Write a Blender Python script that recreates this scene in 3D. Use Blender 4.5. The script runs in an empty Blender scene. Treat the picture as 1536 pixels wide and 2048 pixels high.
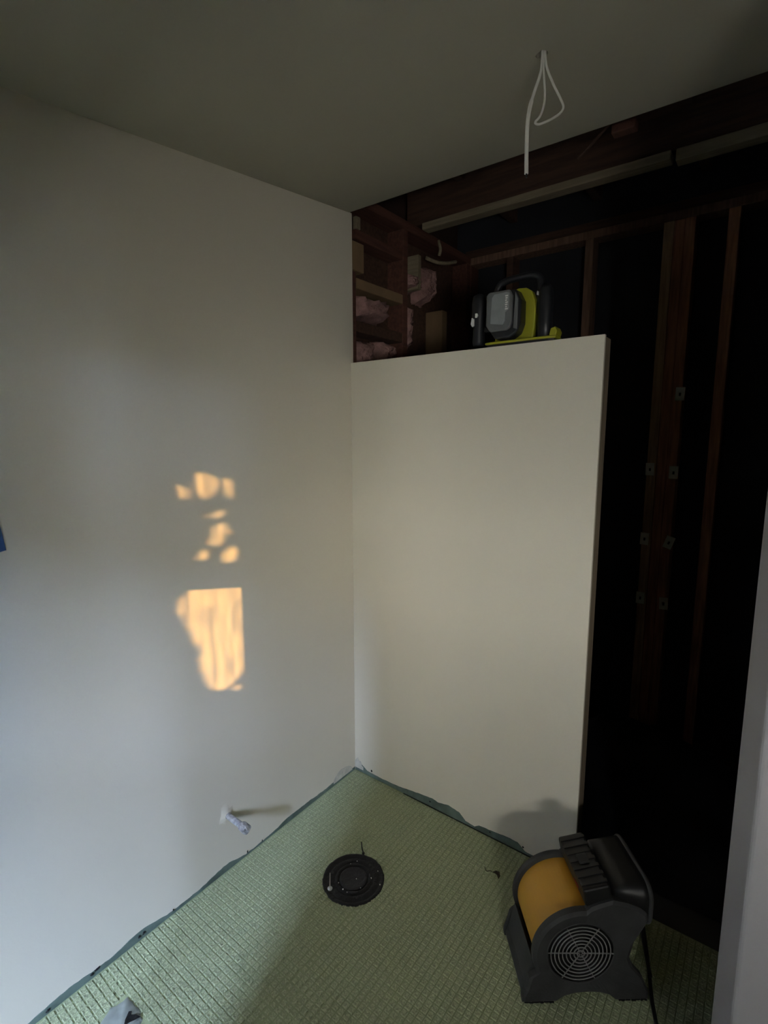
import bpy, bmesh, math, random
from mathutils import Vector, Matrix

random.seed(7)
S = bpy.context.scene
C = S.collection

# ---------------------------------------------------------------- camera
F_PX = 1035.5
cam = bpy.data.cameras.new('camera')
cam.sensor_fit = 'HORIZONTAL'
cam.sensor_width = 36.0
cam.lens = 36.0 * F_PX / 1536.0
cam.clip_start = 0.02
camo = bpy.data.objects.new('camera', cam)
C.objects.link(camo)
yaw, pitch, roll = -0.65086, -0.14557, -0.00196
fw = Vector((math.sin(yaw) * math.cos(pitch), math.cos(yaw) * math.cos(pitch), math.sin(pitch)))
rt = fw.cross(Vector((0, 0, 1))).normalized()
up = rt.cross(fw)
rt2 = rt * math.cos(roll) + up * math.sin(roll)
up2 = -rt * math.sin(roll) + up * math.cos(roll)
M = Matrix((rt2, up2, -fw)).transposed().to_4x4()
M.translation = Vector((1.4637, -1.6944, 1.5503))
camo.matrix_world = M
S.camera = camo

# ---------------------------------------------------------------- world, sun, exposure
SKY = (0.56, 0.71, 1.05)
SKY_STRENGTH = 130.0
SUN_STRENGTH = 1.55
SUN_COL = (1.0, 0.55, 0.15)
SLOPE = 0.45            # sun azimuth: x travelled per y
TANE = 0.18             # sun elevation tangent
S.view_settings.view_transform = 'Standard'
S.view_settings.look = 'None'
S.view_settings.gamma = 1.0
S.view_settings.use_curve_mapping = False
S.view_settings.exposure = 3.0
w = bpy.data.worlds.new('sky')
S.world = w
w.use_nodes = True
bg = w.node_tree.nodes['Background']
bg.inputs[0].default_value = (*SKY, 1)
bg.inputs[1].default_value = SKY_STRENGTH
S.cycles.sample_clamp_indirect = 6.0
S.cycles.diffuse_bounces = 5
S.cycles.max_bounces = 8
S.cycles.transparent_max_bounces = 16

sun = bpy.data.lights.new('sun', 'SUN')
sun.energy = SUN_STRENGTH
sun.color = SUN_COL
sun.angle = math.radians(0.14)
suno = bpy.data.objects.new('sun', sun)
C.objects.link(suno)
sd = Vector((-SLOPE, 1.0, -TANE * math.sqrt(1 + SLOPE * SLOPE))).normalized()
suno.rotation_euler = sd.to_track_quat('-Z', 'Y').to_euler()
suno.location = (4, -9, 5)

# window geometry behind the camera
YW = -3.6
WX0, WX1, WZ0, WZ1 = 1.20, 1.695, 1.12, 2.06
portal = bpy.data.lights.new('window_portal', 'AREA')
portal.shape = 'RECTANGLE'
portal.size = WX1 - WX0
portal.size_y = WZ1 - WZ0
portal.cycles.is_portal = True
po = bpy.data.objects.new('window_portal', portal)
C.objects.link(po)
po.location = ((WX0 + WX1) / 2, YW - 0.11, (WZ0 + WZ1) / 2)
po.rotation_euler = (math.radians(90), 0, 0)
# ---------------------------------------------------------------- materials
MATS = {}


def mat(name, col, rough=0.6, var=0.0, scale=6.0, col2=None, bump=0.0, bscale=60.0, metal=0.0, stretch=None, spec=0.5, detail=4.0):
    m = bpy.data.materials.new(name)
    m.use_nodes = True
    nt = m.node_tree
    b = nt.nodes['Principled BSDF']
    b.inputs['Base Color'].default_value = (*col, 1)
    b.inputs['Roughness'].default_value = rough
    b.inputs['Metallic'].default_value = metal
    b.inputs['Specular IOR Level'].default_value = spec
    tc = nt.nodes.new('ShaderNodeTexCoord')
    mp = nt.nodes.new('ShaderNodeMapping')
    nt.links.new(tc.outputs['Object'], mp.inputs[0])
    if stretch:
        mp.inputs['Scale'].default_value = stretch
    if var > 0 or col2:
        n = nt.nodes.new('ShaderNodeTexNoise')
        n.inputs['Scale'].default_value = scale
        n.inputs['Detail'].default_value = detail
        nt.links.new(mp.outputs[0], n.inputs['Vector'])
        r = nt.nodes.new('ShaderNodeValToRGB')
        c2 = col2 or tuple(max(0, c * (1 - var)) for c in col)
        r.color_ramp.elements[0].position = 0.35
        r.color_ramp.elements[1].position = 0.65
        r.color_ramp.elements[0].color = (*c2, 1)
        r.color_ramp.elements[1].color = (*col, 1)
        nt.links.new(n.outputs[0], r.inputs[0])
        nt.links.new(r.outputs[0], b.inputs['Base Color'])
    if bump > 0:
        n2 = nt.nodes.new('ShaderNodeTexNoise')
        n2.inputs['Scale'].default_value = bscale
        n2.inputs['Detail'].default_value = 3
        nt.links.new(mp.outputs[0], n2.inputs['Vector'])
        bp = nt.nodes.new('ShaderNodeBump')
        bp.inputs['Strength'].default_value = bump
        bp.inputs['Distance'].default_value = 0.01
        nt.links.new(n2.outputs[0], bp.inputs['Height'])
        nt.links.new(bp.outputs[0], b.inputs['Normal'])
    MATS[name] = m
    return m


WALL = (0.74, 0.685, 0.575)
mat('wall_paint', WALL, 0.55, 0.025, 2.0, bump=0.03, bscale=180)
mat('partition_paint', (0.74, 0.685, 0.57), 0.6, 0.025, 3.0, bump=0.03, bscale=180)
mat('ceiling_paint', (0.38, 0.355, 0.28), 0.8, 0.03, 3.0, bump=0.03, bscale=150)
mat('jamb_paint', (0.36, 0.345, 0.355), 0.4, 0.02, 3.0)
mat('bare_board', (0.13, 0.095, 0.065), 0.85, 0.3, 4)
mat('entry_paint', (0.20, 0.185, 0.16), 0.7, 0.05, 3.0)
mat('side_room_paint', (0.30, 0.28, 0.25), 0.7, 0.02, 3.0)
mat('window_trim', (0.7, 0.68, 0.64), 0.5)
mat('gypsum_core', (0.55, 0.53, 0.49), 0.9, 0.1, 30)
mat('mat_green', (0.41, 0.47, 0.27), 0.5, 0.14, 9, bump=0.35, bscale=420)
mat('pad_green', (0.55, 0.61, 0.37), 0.45, 0.42, 210, bump=0.6, bscale=500)
mat('seal_green', (0.15, 0.205, 0.175), 0.55, 0.45, 16)
mat('plaster', (0.66, 0.63, 0.56), 0.6, 0.25, 30, bump=0.3, bscale=60)
mat('thinset_grey', (0.36, 0.40, 0.36), 0.55, 0.3, 22)
mat('drain_black', (0.009, 0.009, 0.011), 0.5, 0.5, 40, bump=0.5, bscale=70, spec=0.35)
mat('drain_rib', (0.022, 0.022, 0.025), 0.6, 0.5, 60, bump=0.5, bscale=90)
mat('rubber_black', (0.010, 0.010, 0.011), 0.5)
mat('screw_metal', (0.6, 0.6, 0.6), 0.35, metal=0.8)
mat('wood_tan', (0.62, 0.40, 0.24), 0.8, 0.35, 5, stretch=(14, 14, 1.2), bump=0.15, bscale=30)
mat('wood_red', (0.60, 0.28, 0.17), 0.8, 0.4, 5, stretch=(14, 14, 1.2))
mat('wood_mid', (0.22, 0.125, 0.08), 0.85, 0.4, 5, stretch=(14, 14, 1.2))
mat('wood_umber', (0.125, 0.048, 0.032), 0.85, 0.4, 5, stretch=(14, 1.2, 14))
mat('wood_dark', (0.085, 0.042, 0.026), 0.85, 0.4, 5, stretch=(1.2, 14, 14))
mat('wood_pale', (0.27, 0.22, 0.14), 0.8, 0.25, 5, stretch=(1.2, 14, 14))
mat('wood_end', (0.26, 0.20, 0.13), 0.8, 0.3, 5, stretch=(14, 14, 1.2), bump=0.2, bscale=40)
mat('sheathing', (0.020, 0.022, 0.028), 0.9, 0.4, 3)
mat('roof_deck', (0.045, 0.022, 0.015), 0.9, 0.4, 4)
mat('pink_wool', (0.40, 0.225, 0.20), 0.95, 0.45, 22, bump=0.8, bscale=60)
mat('kraft', (0.26, 0.17, 0.09), 0.8, 0.2, 10)
mat('steel_tab', (0.82, 0.80, 0.74), 0.6, 0.15, 30)
mat('blower_yellow', (0.58, 0.29, 0.028), 0.42, 0.10, 8)
mat('blower_grey', (0.040, 0.041, 0.040), 0.7, 0.45, 14, bump=0.08, bscale=200)
mat('blower_black', (0.006, 0.006, 0.0065), 0.45)
mat('grille_grey', (0.22, 0.22, 0.215), 0.6, 0.2, 60)
mat('red_plastic', (0.4, 0.03, 0.02), 0.4)
mat('lime', (0.36, 0.355, 0.022), 0.45, 0.06, 12)
mat('tool_grey', (0.15, 0.155, 0.155), 0.55, 0.15, 20)
mat('tool_label', (0.28, 0.30, 0.30), 0.5, 0.12, 40)
mat('tool_black', (0.014, 0.015, 0.018), 0.4)
mat('white_mark', (0.75, 0.75, 0.72), 0.5)
mat('cable_white', (0.72, 0.70, 0.63), 0.5, 0.1, 40)
mat('tape_blue', (0.05, 0.12, 0.30), 0.6, 0.2, 30)
mat('metal_pipe', (0.55, 0.55, 0.56), 0.5, 0.55, 70, metal=0.3, bump=0.6, bscale=80)
mat('leaf_dry', (0.030, 0.022, 0.010), 0.8)
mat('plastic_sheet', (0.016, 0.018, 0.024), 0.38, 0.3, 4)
mat('concrete', (0.06, 0.06, 0.06), 0.9, 0.3, 4)
mat('room_floor', (0.06, 0.045, 0.03), 0.6, 0.2, 4)
mat('exterior', (0.40, 0.36, 0.30), 0.8)
mat('ground', (0.10, 0.12, 0.06), 0.95, 0.4, 1)
mat('leaf', (0.045, 0.05, 0.03), 0.6, 0.3, 3)
mat('bark', (0.10, 0.07, 0.04), 0.9)

lg = bpy.data.materials.new('fill_globe')  # glow for the added fill light
lg.use_nodes = True
lg.node_tree.nodes['Principled BSDF'].inputs['Emission Color'].default_value = (1.0, 0.99, 0.93, 1)
lg.node_tree.nodes['Principled BSDF'].inputs['Emission Strength'].default_value = 1.0
MATS['fill_globe'] = lg

# window pane: clear glass, streaks tinted in to band the sun patch
g = bpy.data.materials.new('streaked_glass')
g.use_nodes = True
nt = g.node_tree
for n in list(nt.nodes):
    nt.nodes.remove(n)
out = nt.nodes.new('ShaderNodeOutputMaterial')
tr = nt.nodes.new('ShaderNodeBsdfTransparent')
gl = nt.nodes.new('ShaderNodeBsdfGlossy')
gl.inputs['Roughness'].default_value = 0.02
mx = nt.nodes.new('ShaderNodeMixShader')
mx.inputs[0].default_value = 0.06
tc = nt.nodes.new('ShaderNodeTexCoord')
mp = nt.nodes.new('ShaderNodeMapping')
mp.inputs['Scale'].default_value = (130, 1, 11)
nz = nt.nodes.new('ShaderNodeTexNoise')
nz.inputs['Scale'].default_value = 1.0
nz.inputs['Detail'].default_value = 3
rp = nt.nodes.new('ShaderNodeValToRGB')
rp.color_ramp.elements[0].position = 0.36
rp.color_ramp.elements[0].color = (0.40, 0.40, 0.40, 1)
rp.color_ramp.elements[1].position = 0.6
rp.color_ramp.elements[1].color = (1, 1, 1, 1)
nt.links.new(tc.outputs['Object'], mp.inputs[0])
nt.links.new(mp.outputs[0], nz.inputs['Vector'])
nt.links.new(nz.outputs[0], rp.inputs[0])
nt.links.new(rp.outputs[0], tr.inputs[0])
nt.links.new(tr.outputs[0], mx.inputs[1])
nt.links.new(gl.outputs[0], mx.inputs[2])
nt.links.new(mx.outputs[0], out.inputs[0])
MATS['streaked_glass'] = g


# ---------------------------------------------------------------- mesh helpers
def obj(name, bm, material, parent=None, smooth=False, bevel=0.0, segs=2):
    bmesh.ops.recalc_face_normals(bm, faces=bm.faces[:])
    me = bpy.data.meshes.new(name)
    bm.to_mesh(me)
    bm.free()
    if smooth:
        for p in me.polygons:
            p.use_smooth = True
    me.materials.append(MATS[material])
    o = bpy.data.objects.new(name, me)
    C.objects.link(o)
    if parent is not None:
        o.parent = parent
    if bevel > 0:
        md = o.modifiers.new('bevel', 'BEVEL')
        md.width = bevel
        md.segments = segs
        md.limit_method = 'ANGLE'
        md.angle_limit = math.radians(40)
        md.harden_normals = False
    return o


def empty(name, loc=(0, 0, 0), rz=0.0):
    o = bpy.data.objects.new(name, None)
    o.empty_display_size = 0.1
    o.location = loc
    o.rotation_euler = (0, 0, rz)
    C.objects.link(o)
    return o


def tag(o, label, cat, group=None):
    o['label'] = label
    o['category'] = cat
    if group:
        o['group'] = group
    return o


def struct(o, label=None):
    o['kind'] = 'structure'
    if label:
        o['label'] = label
    return o


def B():
    return bmesh.new()


def box(bm, x0, x1, y0, y1, z0, z1, mtx=None):
    vs = [bm.verts.new((x, y, z)) for z in (z0, z1) for y in (y0, y1) for x in (x0, x1)]
    for f in ((0, 1, 3, 2), (4, 5, 7, 6), (0, 1, 5, 4), (2, 3, 7, 6), (0, 2, 6, 4), (1, 3, 7, 5)):
        bm.faces.new([vs[i] for i in f])
    if mtx is not None:
        for v in vs:
            v.co = mtx @ v.co
    return vs


def boxo(name, material, dims, parent=None, bevel=0.0, mtx=None):
    bm = B()
    box(bm, *dims, mtx=mtx)
    return obj(name, bm, material, parent, bevel=bevel)


def prism(bm, pts, fn, a, b):
    """pts: 2D outline; fn(p, t) -> 3D; extruded from a to b"""
    A = [bm.verts.new(fn(p, a)) for p in pts]
    Bv = [bm.verts.new(fn(p, b)) for p in pts]
    n = len(pts)
    bm.faces.new(A)
    bm.faces.new(Bv[::-1])
    for i in range(n):
        bm.faces.new((A[i], A[(i + 1) % n], Bv[(i + 1) % n], Bv[i]))


def tube(bm, pts, r, n=10, closed=False, caps=True):
    pts = [Vector(p) for p in pts]
    rr = r if isinstance(r, (list, tuple)) else [r] * len(pts)
    rings = []
    N = len(pts)
    prev = None
    for i, p in enumerate(pts):
        if closed:
            t = (pts[(i + 1) % N] - pts[i - 1])
        else:
            t = pts[min(i + 1, N - 1)] - pts[max(i - 1, 0)]
        t.normalize()
        if prev is None:
            a = t.orthogonal().normalized()
        else:
            a = (prev - t * prev.dot(t))
            a = a.normalized() if a.length > 1e-6 else t.orthogonal().normalized()
        prev = a
        b = t.cross(a)
        rings.append([bm.verts.new(p + (a * math.cos(2 * math.pi * k / n) + b * math.sin(2 * math.pi * k / n)) * rr[i]) for k in range(n)])
    for i in range(N if closed else N - 1):
        q = rings[(i + 1) % N]
        for k in range(n):
            bm.faces.new((rings[i][k], rings[i][(k + 1) % n], q[(k + 1) % n], q[k]))
    if caps and not closed:
        bm.faces.new(rings[0][::-1])
        bm.faces.new(rings[-1])


def spline(pts, k=6):
    """Catmull-Rom through points"""
    P = [Vector(p) for p in pts]
    P = [P[0] * 2 - P[1]] + P + [P[-1] * 2 - P[-2]]
    out = []
    for i in range(1, len(P) - 2):
        for j in range(k):
            t = j / k
            a, b, c, d = P[i - 1], P[i], P[i + 1], P[i + 2]
            out.append(0.5 * ((2 * b) + (c - a) * t + (2 * a - 5 * b + 4 * c - d) * t * t + (3 * b - a - 3 * c + d) * t ** 3))
    out.append(P[-2])
    return out


def lathe(bm, prof, n=48, center=(0, 0), jit=None):
    """prof: (r,z) list around vertical axis"""
    rings = []
    for (r, z) in prof:
        ring = []
        for k in range(n):
            a = 2 * math.pi * k / n
            rad = r * (1 + (jit(k, r) if jit else 0))
            ring.append(bm.verts.new((center[0] + rad * math.cos(a), center[1] + rad * math.sin(a), z)))
        rings.append(ring)
    for i in range(len(rings) - 1):
        for k in range(n):
            bm.faces.new((rings[i][k], rings[i][(k + 1) % n], rings[i + 1][(k + 1) % n], rings[i + 1][k]))
    bm.faces.new(rings[0][::-1])
    bm.faces.new(rings[-1])


KX = -0.0105                       # the left wall is slightly out of square


def lx(y):
    return KX * y


def cz(x, y):                      # ceiling falls towards the door
    return 2.44 + 0.0998 * max(y, -2.3) - 0.0051 * x


H, W = 1.8534, 1.0128              # partition height and width

# ================================================================ SETTING
# floor slab with the green membrane
fl = struct(boxo('floor', 'concrete', (-0.3, 4.7, -3.8, 1.4, -0.12, 0.0)), 'dark bare subfloor under the green membrane')
bm = B()
prism(bm, [(lx(-2.2) + 0.002, -2.2), (2.9, -2.2), (2.9, -0.002), (0.002, -0.002)], lambda p, t: (p[0], p[1], t), 0.0003, 0.003)
obj('membrane_sheet', bm, 'mat_green', fl)['label'] = 'green uncoupling membrane sheet'
box_room = boxo('entry_floor', 'room_floor', (-0.1, 4.5, -3.6, -2.2, 0.0003, 0.004), fl)

boxo('joint_gap', 'rubber_black', (0.28, W, -0.0058, -0.0022, 0.0031, 0.0052), fl)
# raised cells of the membrane: too many and too small to be singled out
DC = (0.395, -0.473)
bm = B()
P = 0.0200
nx = int(1.62 / P)
ny = int(1.62 / P)
for i in range(nx):
    for j in range(ny):
        x0 = 0.006 + i * P
        y0 = -0.006 - (j + 1) * P
        xa, ya = x0 + lx(y0), y0
        cxm, cym = xa + P / 2, ya + P / 2
        if (cxm - DC[0]) ** 2 + (cym - DC[1]) ** 2 < 0.104 ** 2:
            continue
        if 0.145 < cxm < 0.25 and -1.235 < cym < -1.15:
            continue
        if j == 37 and False:
            continue
        q = 0.0016 if not (i == 23 or j == 57) else 0.0034
        h = 0.0062 + random.uniform(-0.0006, 0.0007)
        e = 0.0018
        vb = [(xa + q, ya + q), (xa + P - q, ya + q), (xa + P - q, ya + P - q), (xa + q, ya + P - q)]
        tp = [(xa + q + e, ya + q + e), (xa + P - q - e, ya + q + e), (xa + P - q - e, ya + P - q - e), (xa + q + e, ya + P - q - e)]
        v0 = [bm.verts.new((a, b, 0.003)) for a, b in vb]
        v1 = [bm.verts.new((a + random.uniform(-.0005, .0005), b + random.uniform(-.0005, .0005), h + random.uniform(-.0006, .0006))) for a, b in tp]
        ce = bm.verts.new((cxm, cym, h - 0.0016))
        for k in range(4):
            bm.faces.new((v0[k], v0[(k + 1) % 4], v1[(k + 1) % 4], v1[k]))
            bm.faces.new((v1[k], v1[(k + 1) % 4], ce))
po_ = obj('membrane_cells', bm, 'pad_green', fl)
po_['kind'] = 'stuff'

# left wall
def left_slab(name, y0, y1, z0, z1a, z1b, material):
    bm = B()
    t = 0.013
    vs = []
    for (y, z1) in ((y0, z1a), (y1, z1b)):
        for x in (lx(y) - t, lx(y)):
            vs.append(bm.verts.new((x, y, z0)))
            vs.append(bm.verts.new((x, y, z1)))
    # order per y: x-t bottom, x-t top, x bottom, x top
    a, b, c, d, e, f, g_, h = vs
    for q in ((a, b, d, c), (e, g_, h, f), (c, d, h, g_), (a, e, f, b), (b, f, h, d), (a, c, g_, e)):
        bm.faces.new(q)
    return obj(name, bm, material)


wl = struct(left_slab('wall_left', -3.6, 0.016, 0.0, 2.5, cz(0, 0.016), 'wall_paint'), 'pale painted drywall wall with a patch of orange sunlight')


def band(name, parent, fn, L, heights, material, th=0.0015, z0=0.002):
    """irregular smeared strip along the foot of a wall; fn(s, off, z)->3D"""
    bm = B()
    n = len(heights)
    fr, bk = [], []
    for i, h in enumerate(heights):
        s = L * i / (n - 1)
        fr.append((bm.verts.new(fn(s, th, z0)), bm.verts.new(fn(s, th * 0.8, z0 + h))))
        bk.append((bm.verts.new(fn(s, -0.0005, z0)), bm.verts.new(fn(s, -0.0005, z0 + h + 0.0008))))
    for i in range(n - 1):
        bm.faces.new((fr[i][0], fr[i + 1][0], fr[i + 1][1], fr[i][1]))
        bm.faces.new((fr[i][1], fr[i + 1][1], bk[i + 1][1], bk[i][1]))
    return obj(name, bm, material, parent)


def noise_heights(n, base, amp, knots, seed):
    rnd = random.Random(seed)
    ks = [rnd.uniform(-1, 1) for _ in range(knots + 2)]
    out = []
    for i in range(n):
        u = i / (n - 1) * knots
        k = int(min(u, knots - 1e-6))
        f = u - k
        f = f * f * (3 - 2 * f)
        out.append(max(0.003, base + amp * (ks[k] * (1 - f) + ks[k + 1] * f) + rnd.uniform(-.0015, .0015)))
    return out


hs = noise_heights(120, 0.018, 0.012, 14, 3)
band('sealant_band', wl, lambda s, o, z: (lx(-s) + o, -0.002 - s, z), 1.45, hs, 'seal_green')['label'] = 'dark green waterproofing smear'
# pale patches of plaster at the foot of the wall
for (s0, s1, h, sd_) in ((0.02, 0.15, 0.034, 5),):
    L = s1 - s0
    hh = [max(0.004, v * math.sin(math.pi * (i + 0.5) / 24) ** 0.5) for i, v in enumerate(noise_heights(24, h, h * 0.3, 4, sd_))]
    band('plaster_smear', wl, lambda s, o, z, s0=s0: (lx(-s - s0) + o, -0.002 - s - s0, z), L, hh, 'plaster', th=0.002, z0=0.012)
bm = B()
rnd = random.Random(4)
for (y, z, sx, sz) in ((-0.56, 0.016, .003, .005), (-0.63, 0.018, .0035, .006), (-0.93, 0.018, .003, .005), (-1.03, 0.020, .005, .006), (-1.045, 0.017, .004, .005), (-1.17, 0.022, .010, .006), (-1.185, 0.018, .006, .006), (-1.3, .014, .006, .006)):
    ring = []
    for k in range(9):
        a = 2 * math.pi * k / 9
        rr = rnd.uniform(.6, 1.2)
        ring.append(bm.verts.new((lx(y) + 0.003, y + sx * rr * math.cos(a), z + sz * rr * math.sin(a))))
    c = bm.verts.new((lx(y) + 0.006, y, z))
    for k in range(9):
        bm.faces.new((ring[k], ring[(k + 1) % 9], c))
obj('tar_speck', bm, 'drain_black', wl)

# partition
pt = struct(empty('wall_partition', (0, 0, 0)), 'half-height painted partition wall with bare stud end')
boxo('drywall_panel', 'partition_paint', (0.0005, W, 0.0, 0.0125, 0.0005, H), pt, bevel=0.0012)
boxo('end_stud', 'wood_end', (W - 0.042, W - 0.002, 0.0127, 0.076, 0.001, H - 0.004), pt, bevel=0.002)
boxo('top_plate', 'wood_end', (0.001, W - 0.0425, 0.0127, 0.076, H - 0.04, H - 0.004), pt, bevel=0.002)
for sx in (0.012, 0.40):
    boxo('stud', 'wood_end', (sx, sx + 0.038, 0.0127, 0.076, 0.04, H - 0.0402), pt)
boxo('bottom_plate', 'wood_end', (0.001, W - 0.0425, 0.0127, 0.076, 0.001, 0.0395), pt)
hp = []
ref = [(0, .03), (.03, .045), (.07, .022), (.15, .018), (.25, .022), (.36, .038), (.42, .045), (.45, .04), (.50, .05), (.55, .042), (.58, .016), (.62, .010), (.64, .026), (.70, .03), (.76, .038), (.80, .036), (.83, .012), (.90, .008), (1.0, .006)]
for i in range(101):
    s = i / 100
    for (a, b) in zip(ref, ref[1:]):
        if a[0] <= s <= b[0]:
            f = (s - a[0]) / (b[0] - a[0])
            hp.append(a[1] * (1 - f) + b[1] * f + random.uniform(-.001, .001))
            break
band('sealant_band', pt, lambda s, o, z: (0.003 + s, -o, z), 1.0, [h * 0.92 for h in hp], 'seal_green')['label'] = 'dark green waterproofing smear'
band('plaster_smear', pt, lambda s, o, z: (0.001 + s, -o, z), 0.05, [.03, .045, .05, .035, .038, .02, .015], 'plaster', th=0.002, z0=0.016)
bm = B()
for (x, z, r) in ((0.10, .034, .006), (0.415, .025, .004), (0.69, .022, .0035), (0.825, .028, .004)):
    ring = [bm.verts.new((x + r * random.uniform(.7, 1.2) * math.cos(k), -0.002, z + r * random.uniform(.7, 1.2) * math.sin(k))) for k in range(6)]
    c = bm.verts.new((x, -0.004, z))
    for k in range(6):
        bm.faces.new((ring[k], ring[(k + 1) % 6], c))
obj('tar_speck', bm, 'drain_black', pt)

# ceiling sheet with a ragged cable hole
HC = (0.968, -0.460)
bm = B()
hs_ = 0.05
NH = 24
th = 0.013
def cv(x, y, dz=0.0):
    return bm.verts.new((x, y, cz(x, y) + dz))
hole, sq = [], []
hr = [0.010, .011, .010, .012, .013, .011, .010, .010, .012, .016, .019, .018, .017, .014, .012, .011, .010, .010, .012, .013, .012, .010, .010, .010]
for k in range(NH):
    a = 2 * math.pi * k / NH
    ca, sa = math.cos(a), math.sin(a)
    s = hs_ / max(abs(ca), abs(sa))
    hole.append((HC[0] + hr[k] * ca, HC[1] + hr[k] * sa))
    sq.append((HC[0] + s * ca, HC[1] + s * sa))
hv = [cv(*p) for p in hole]
ht = [cv(p[0], p[1], th) for p in hole]
sv = [cv(*p) for p in sq]
for k in range(NH):
    k2 = (k + 1) % NH
    bm.faces.new((hv[k], hv[k2], sv[k2], sv[k]))
    bm.faces.new((hv[k], hv[k2], ht[k2], ht[k]))
X0, X1, Y0, Y1 = -0.0125, 3.0, -2.1995, 0.0
hx0, hx1, hy0, hy1 = HC[0] - hs_, HC[0] + hs_, HC[1] - hs_, HC[1] + hs_
for (a, b, c, d) in ((X0, X1, Y0, hy0), (X0, X1, hy1, Y1), (X0, hx0, hy0, hy1), (hx1, X1, hy0, hy1)):
    q = [cv(a, c), cv(b, c), cv(b, d), cv(a, d)]
    bm.faces.new(q)
# upper faces and front edge
for (a, b, c, d) in ((X0, X1, Y0, hy0), (X0, X1, hy1, Y1), (X0, hx0, hy0, hy1), (hx1, X1, hy0, hy1)):
    bm.faces.new([cv(a, c, th), cv(b, c, th), cv(b, d, th), cv(a, d, th)])
bm.faces.new([cv(X0, Y1), cv(X1, Y1), cv(X1, Y1, th), cv(X0, Y1, th)])
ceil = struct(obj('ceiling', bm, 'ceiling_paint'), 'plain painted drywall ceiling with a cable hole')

# near wall end on the right
bm = B()
out_ = [(1.4478, -0.45), (1.4836, -0.57), (3.0, -0.57), (3.0, -0.45)]
A_ = [bm.verts.new((x, y, 0.0035)) for x, y in out_]
T_ = [bm.verts.new((x, y, cz(x, y) - 0.001)) for x, y in out_]
bm.faces.new(A_)
bm.faces.new(T_[::-1])
for i in range(4):
    bm.faces.new((A_[i], A_[(i + 1) % 4], T_[(i + 1) % 4], T_[i]))
wr = struct(obj('wall_right', bm, 'jamb_paint', bevel=0.010, segs=4), 'near white wall end at the right edge of the view')
bm = B()
chip = [(0, 0), (.004, -.004), (.012, -.03), (.018, -.062), (.022, -.06), (.020, -.03), (.016, .002)]
prism(bm, chip, lambda p, t: (1.4815 + p[0] , -0.5702 + t, 1.285 + p[1]), -0.002, 0.0005)
obj('torn_chip', bm, 'gypsum_core', wr)['label'] = 'grey torn chip in the wall corner'

# unseen wall behind the camera: doorway at left, openings added to shape the light
DX = 0.84
we = struct(empty('wall_entry'), 'unseen wall behind the viewer, openings added to shape the light')
DA, DB = 1.88, 2.66
boxo('wall_panel', 'bare_board', (DX, DA, -2.3, -2.2, 0.0045, 2.2), we)
boxo('wall_panel', 'bare_board', (DB, 4.5, -2.3, -2.2, 0.0045, 2.2), we)
boxo('added_header', 'bare_board', (DA, DB, -2.3, -2.2, 1.46, 2.2), we)  # added to keep the fill light off the ceiling
boxo('added_sill', 'bare_board', (DA, DB, -2.3, -2.2, 0.0045, 0.88), we)  # added to dim the fill on the partition foot and floor
boxo('added_divider', 'side_room_paint', (1.815, 1.875, -3.5995, -2.3005, 0.0045, 2.2), we)  # added to keep window light and fill light apart
boxo('added_divider', 'entry_paint', (1.775, 1.8145, -3.5995, -2.3005, 0.0045, 2.2), we)
boxo('added_header', 'bare_board', (0.0255, DX, -2.3, -2.2, 1.84, 2.2), we)  # set low to keep light off the upper left wall

# rear wall with the window
ww = struct(empty('wall_rear'), 'rear wall with a window')
yo, yi = YW - 0.12, YW
boxo('wall_panel', 'entry_paint', (-0.25, WX0, yo, yi, 0.0, 2.5), ww)
boxo('wall_panel', 'entry_paint', (WX1, 1.85, yo, yi, 0.0, 2.5), ww)
boxo('wall_panel', 'side_room_paint', (1.8505, 4.62, yo, yi, 0.0, 2.5), ww)
boxo('wall_panel', 'entry_paint', (WX0, WX1, yo, yi, 0.0, WZ0), ww)
boxo('wall_panel', 'entry_paint', (WX0, WX1, yo, yi, WZ1, 2.5), ww)
wn = struct(empty('window_1', (0, 0, 0)), 'double hung window in the rear wall')
RZ0, RZ1 = 1.625, 1.705
fy0, fy1 = YW - 0.03, YW - 0.005
boxo('meeting_rail', 'window_trim', (WX0 + .0205, WX1 - .0205, fy0, fy1, RZ0, RZ1), wn)
boxo('frame_stile', 'window_trim', (WX0 + .0005, WX0 + 0.02, fy0, fy1, WZ0 + .0205, WZ1 - .0205), wn)
boxo('frame_stile', 'window_trim', (WX1 - 0.02, WX1 - .0005, fy0, fy1, WZ0 + .0205, WZ1 - .0205), wn)
boxo('frame_rail', 'window_trim', (WX0 + .0005, WX1 - .0005, fy0, fy1, WZ0 + .0005, WZ0 + 0.02), wn)
boxo('frame_rail', 'window_trim', (WX0 + .0005, WX1 - .0005, fy0, fy1, WZ1 - 0.02, WZ1 - .0005), wn)
boxo('mullion', 'window_trim', (1.367, 1.575, fy0, fy1, WZ0 + .0205, RZ0 - .0005), wn)
boxo('mullion', 'window_trim', (1.367, 1.575, fy0, fy1, RZ1 + .0005, WZ1 - .0205), wn)
for (x0, x1) in ((WX0 + .0205, 1.3665), (1.5755, WX1 - .0205)):
    for (z0, z1) in ((WZ0 + .0205, RZ0 - .0005), (RZ1 + .0005, WZ1 - .0205)):
        bm = B()
        vs = [bm.verts.new(p) for p in ((x0, YW - .018, z0), (x1, YW - .018, z0), (x1, YW - .018, z1), (x0, YW - .018, z1))]
        bm.faces.new(vs)
        obj('pane', bm, 'streaked_glass', wn)

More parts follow.
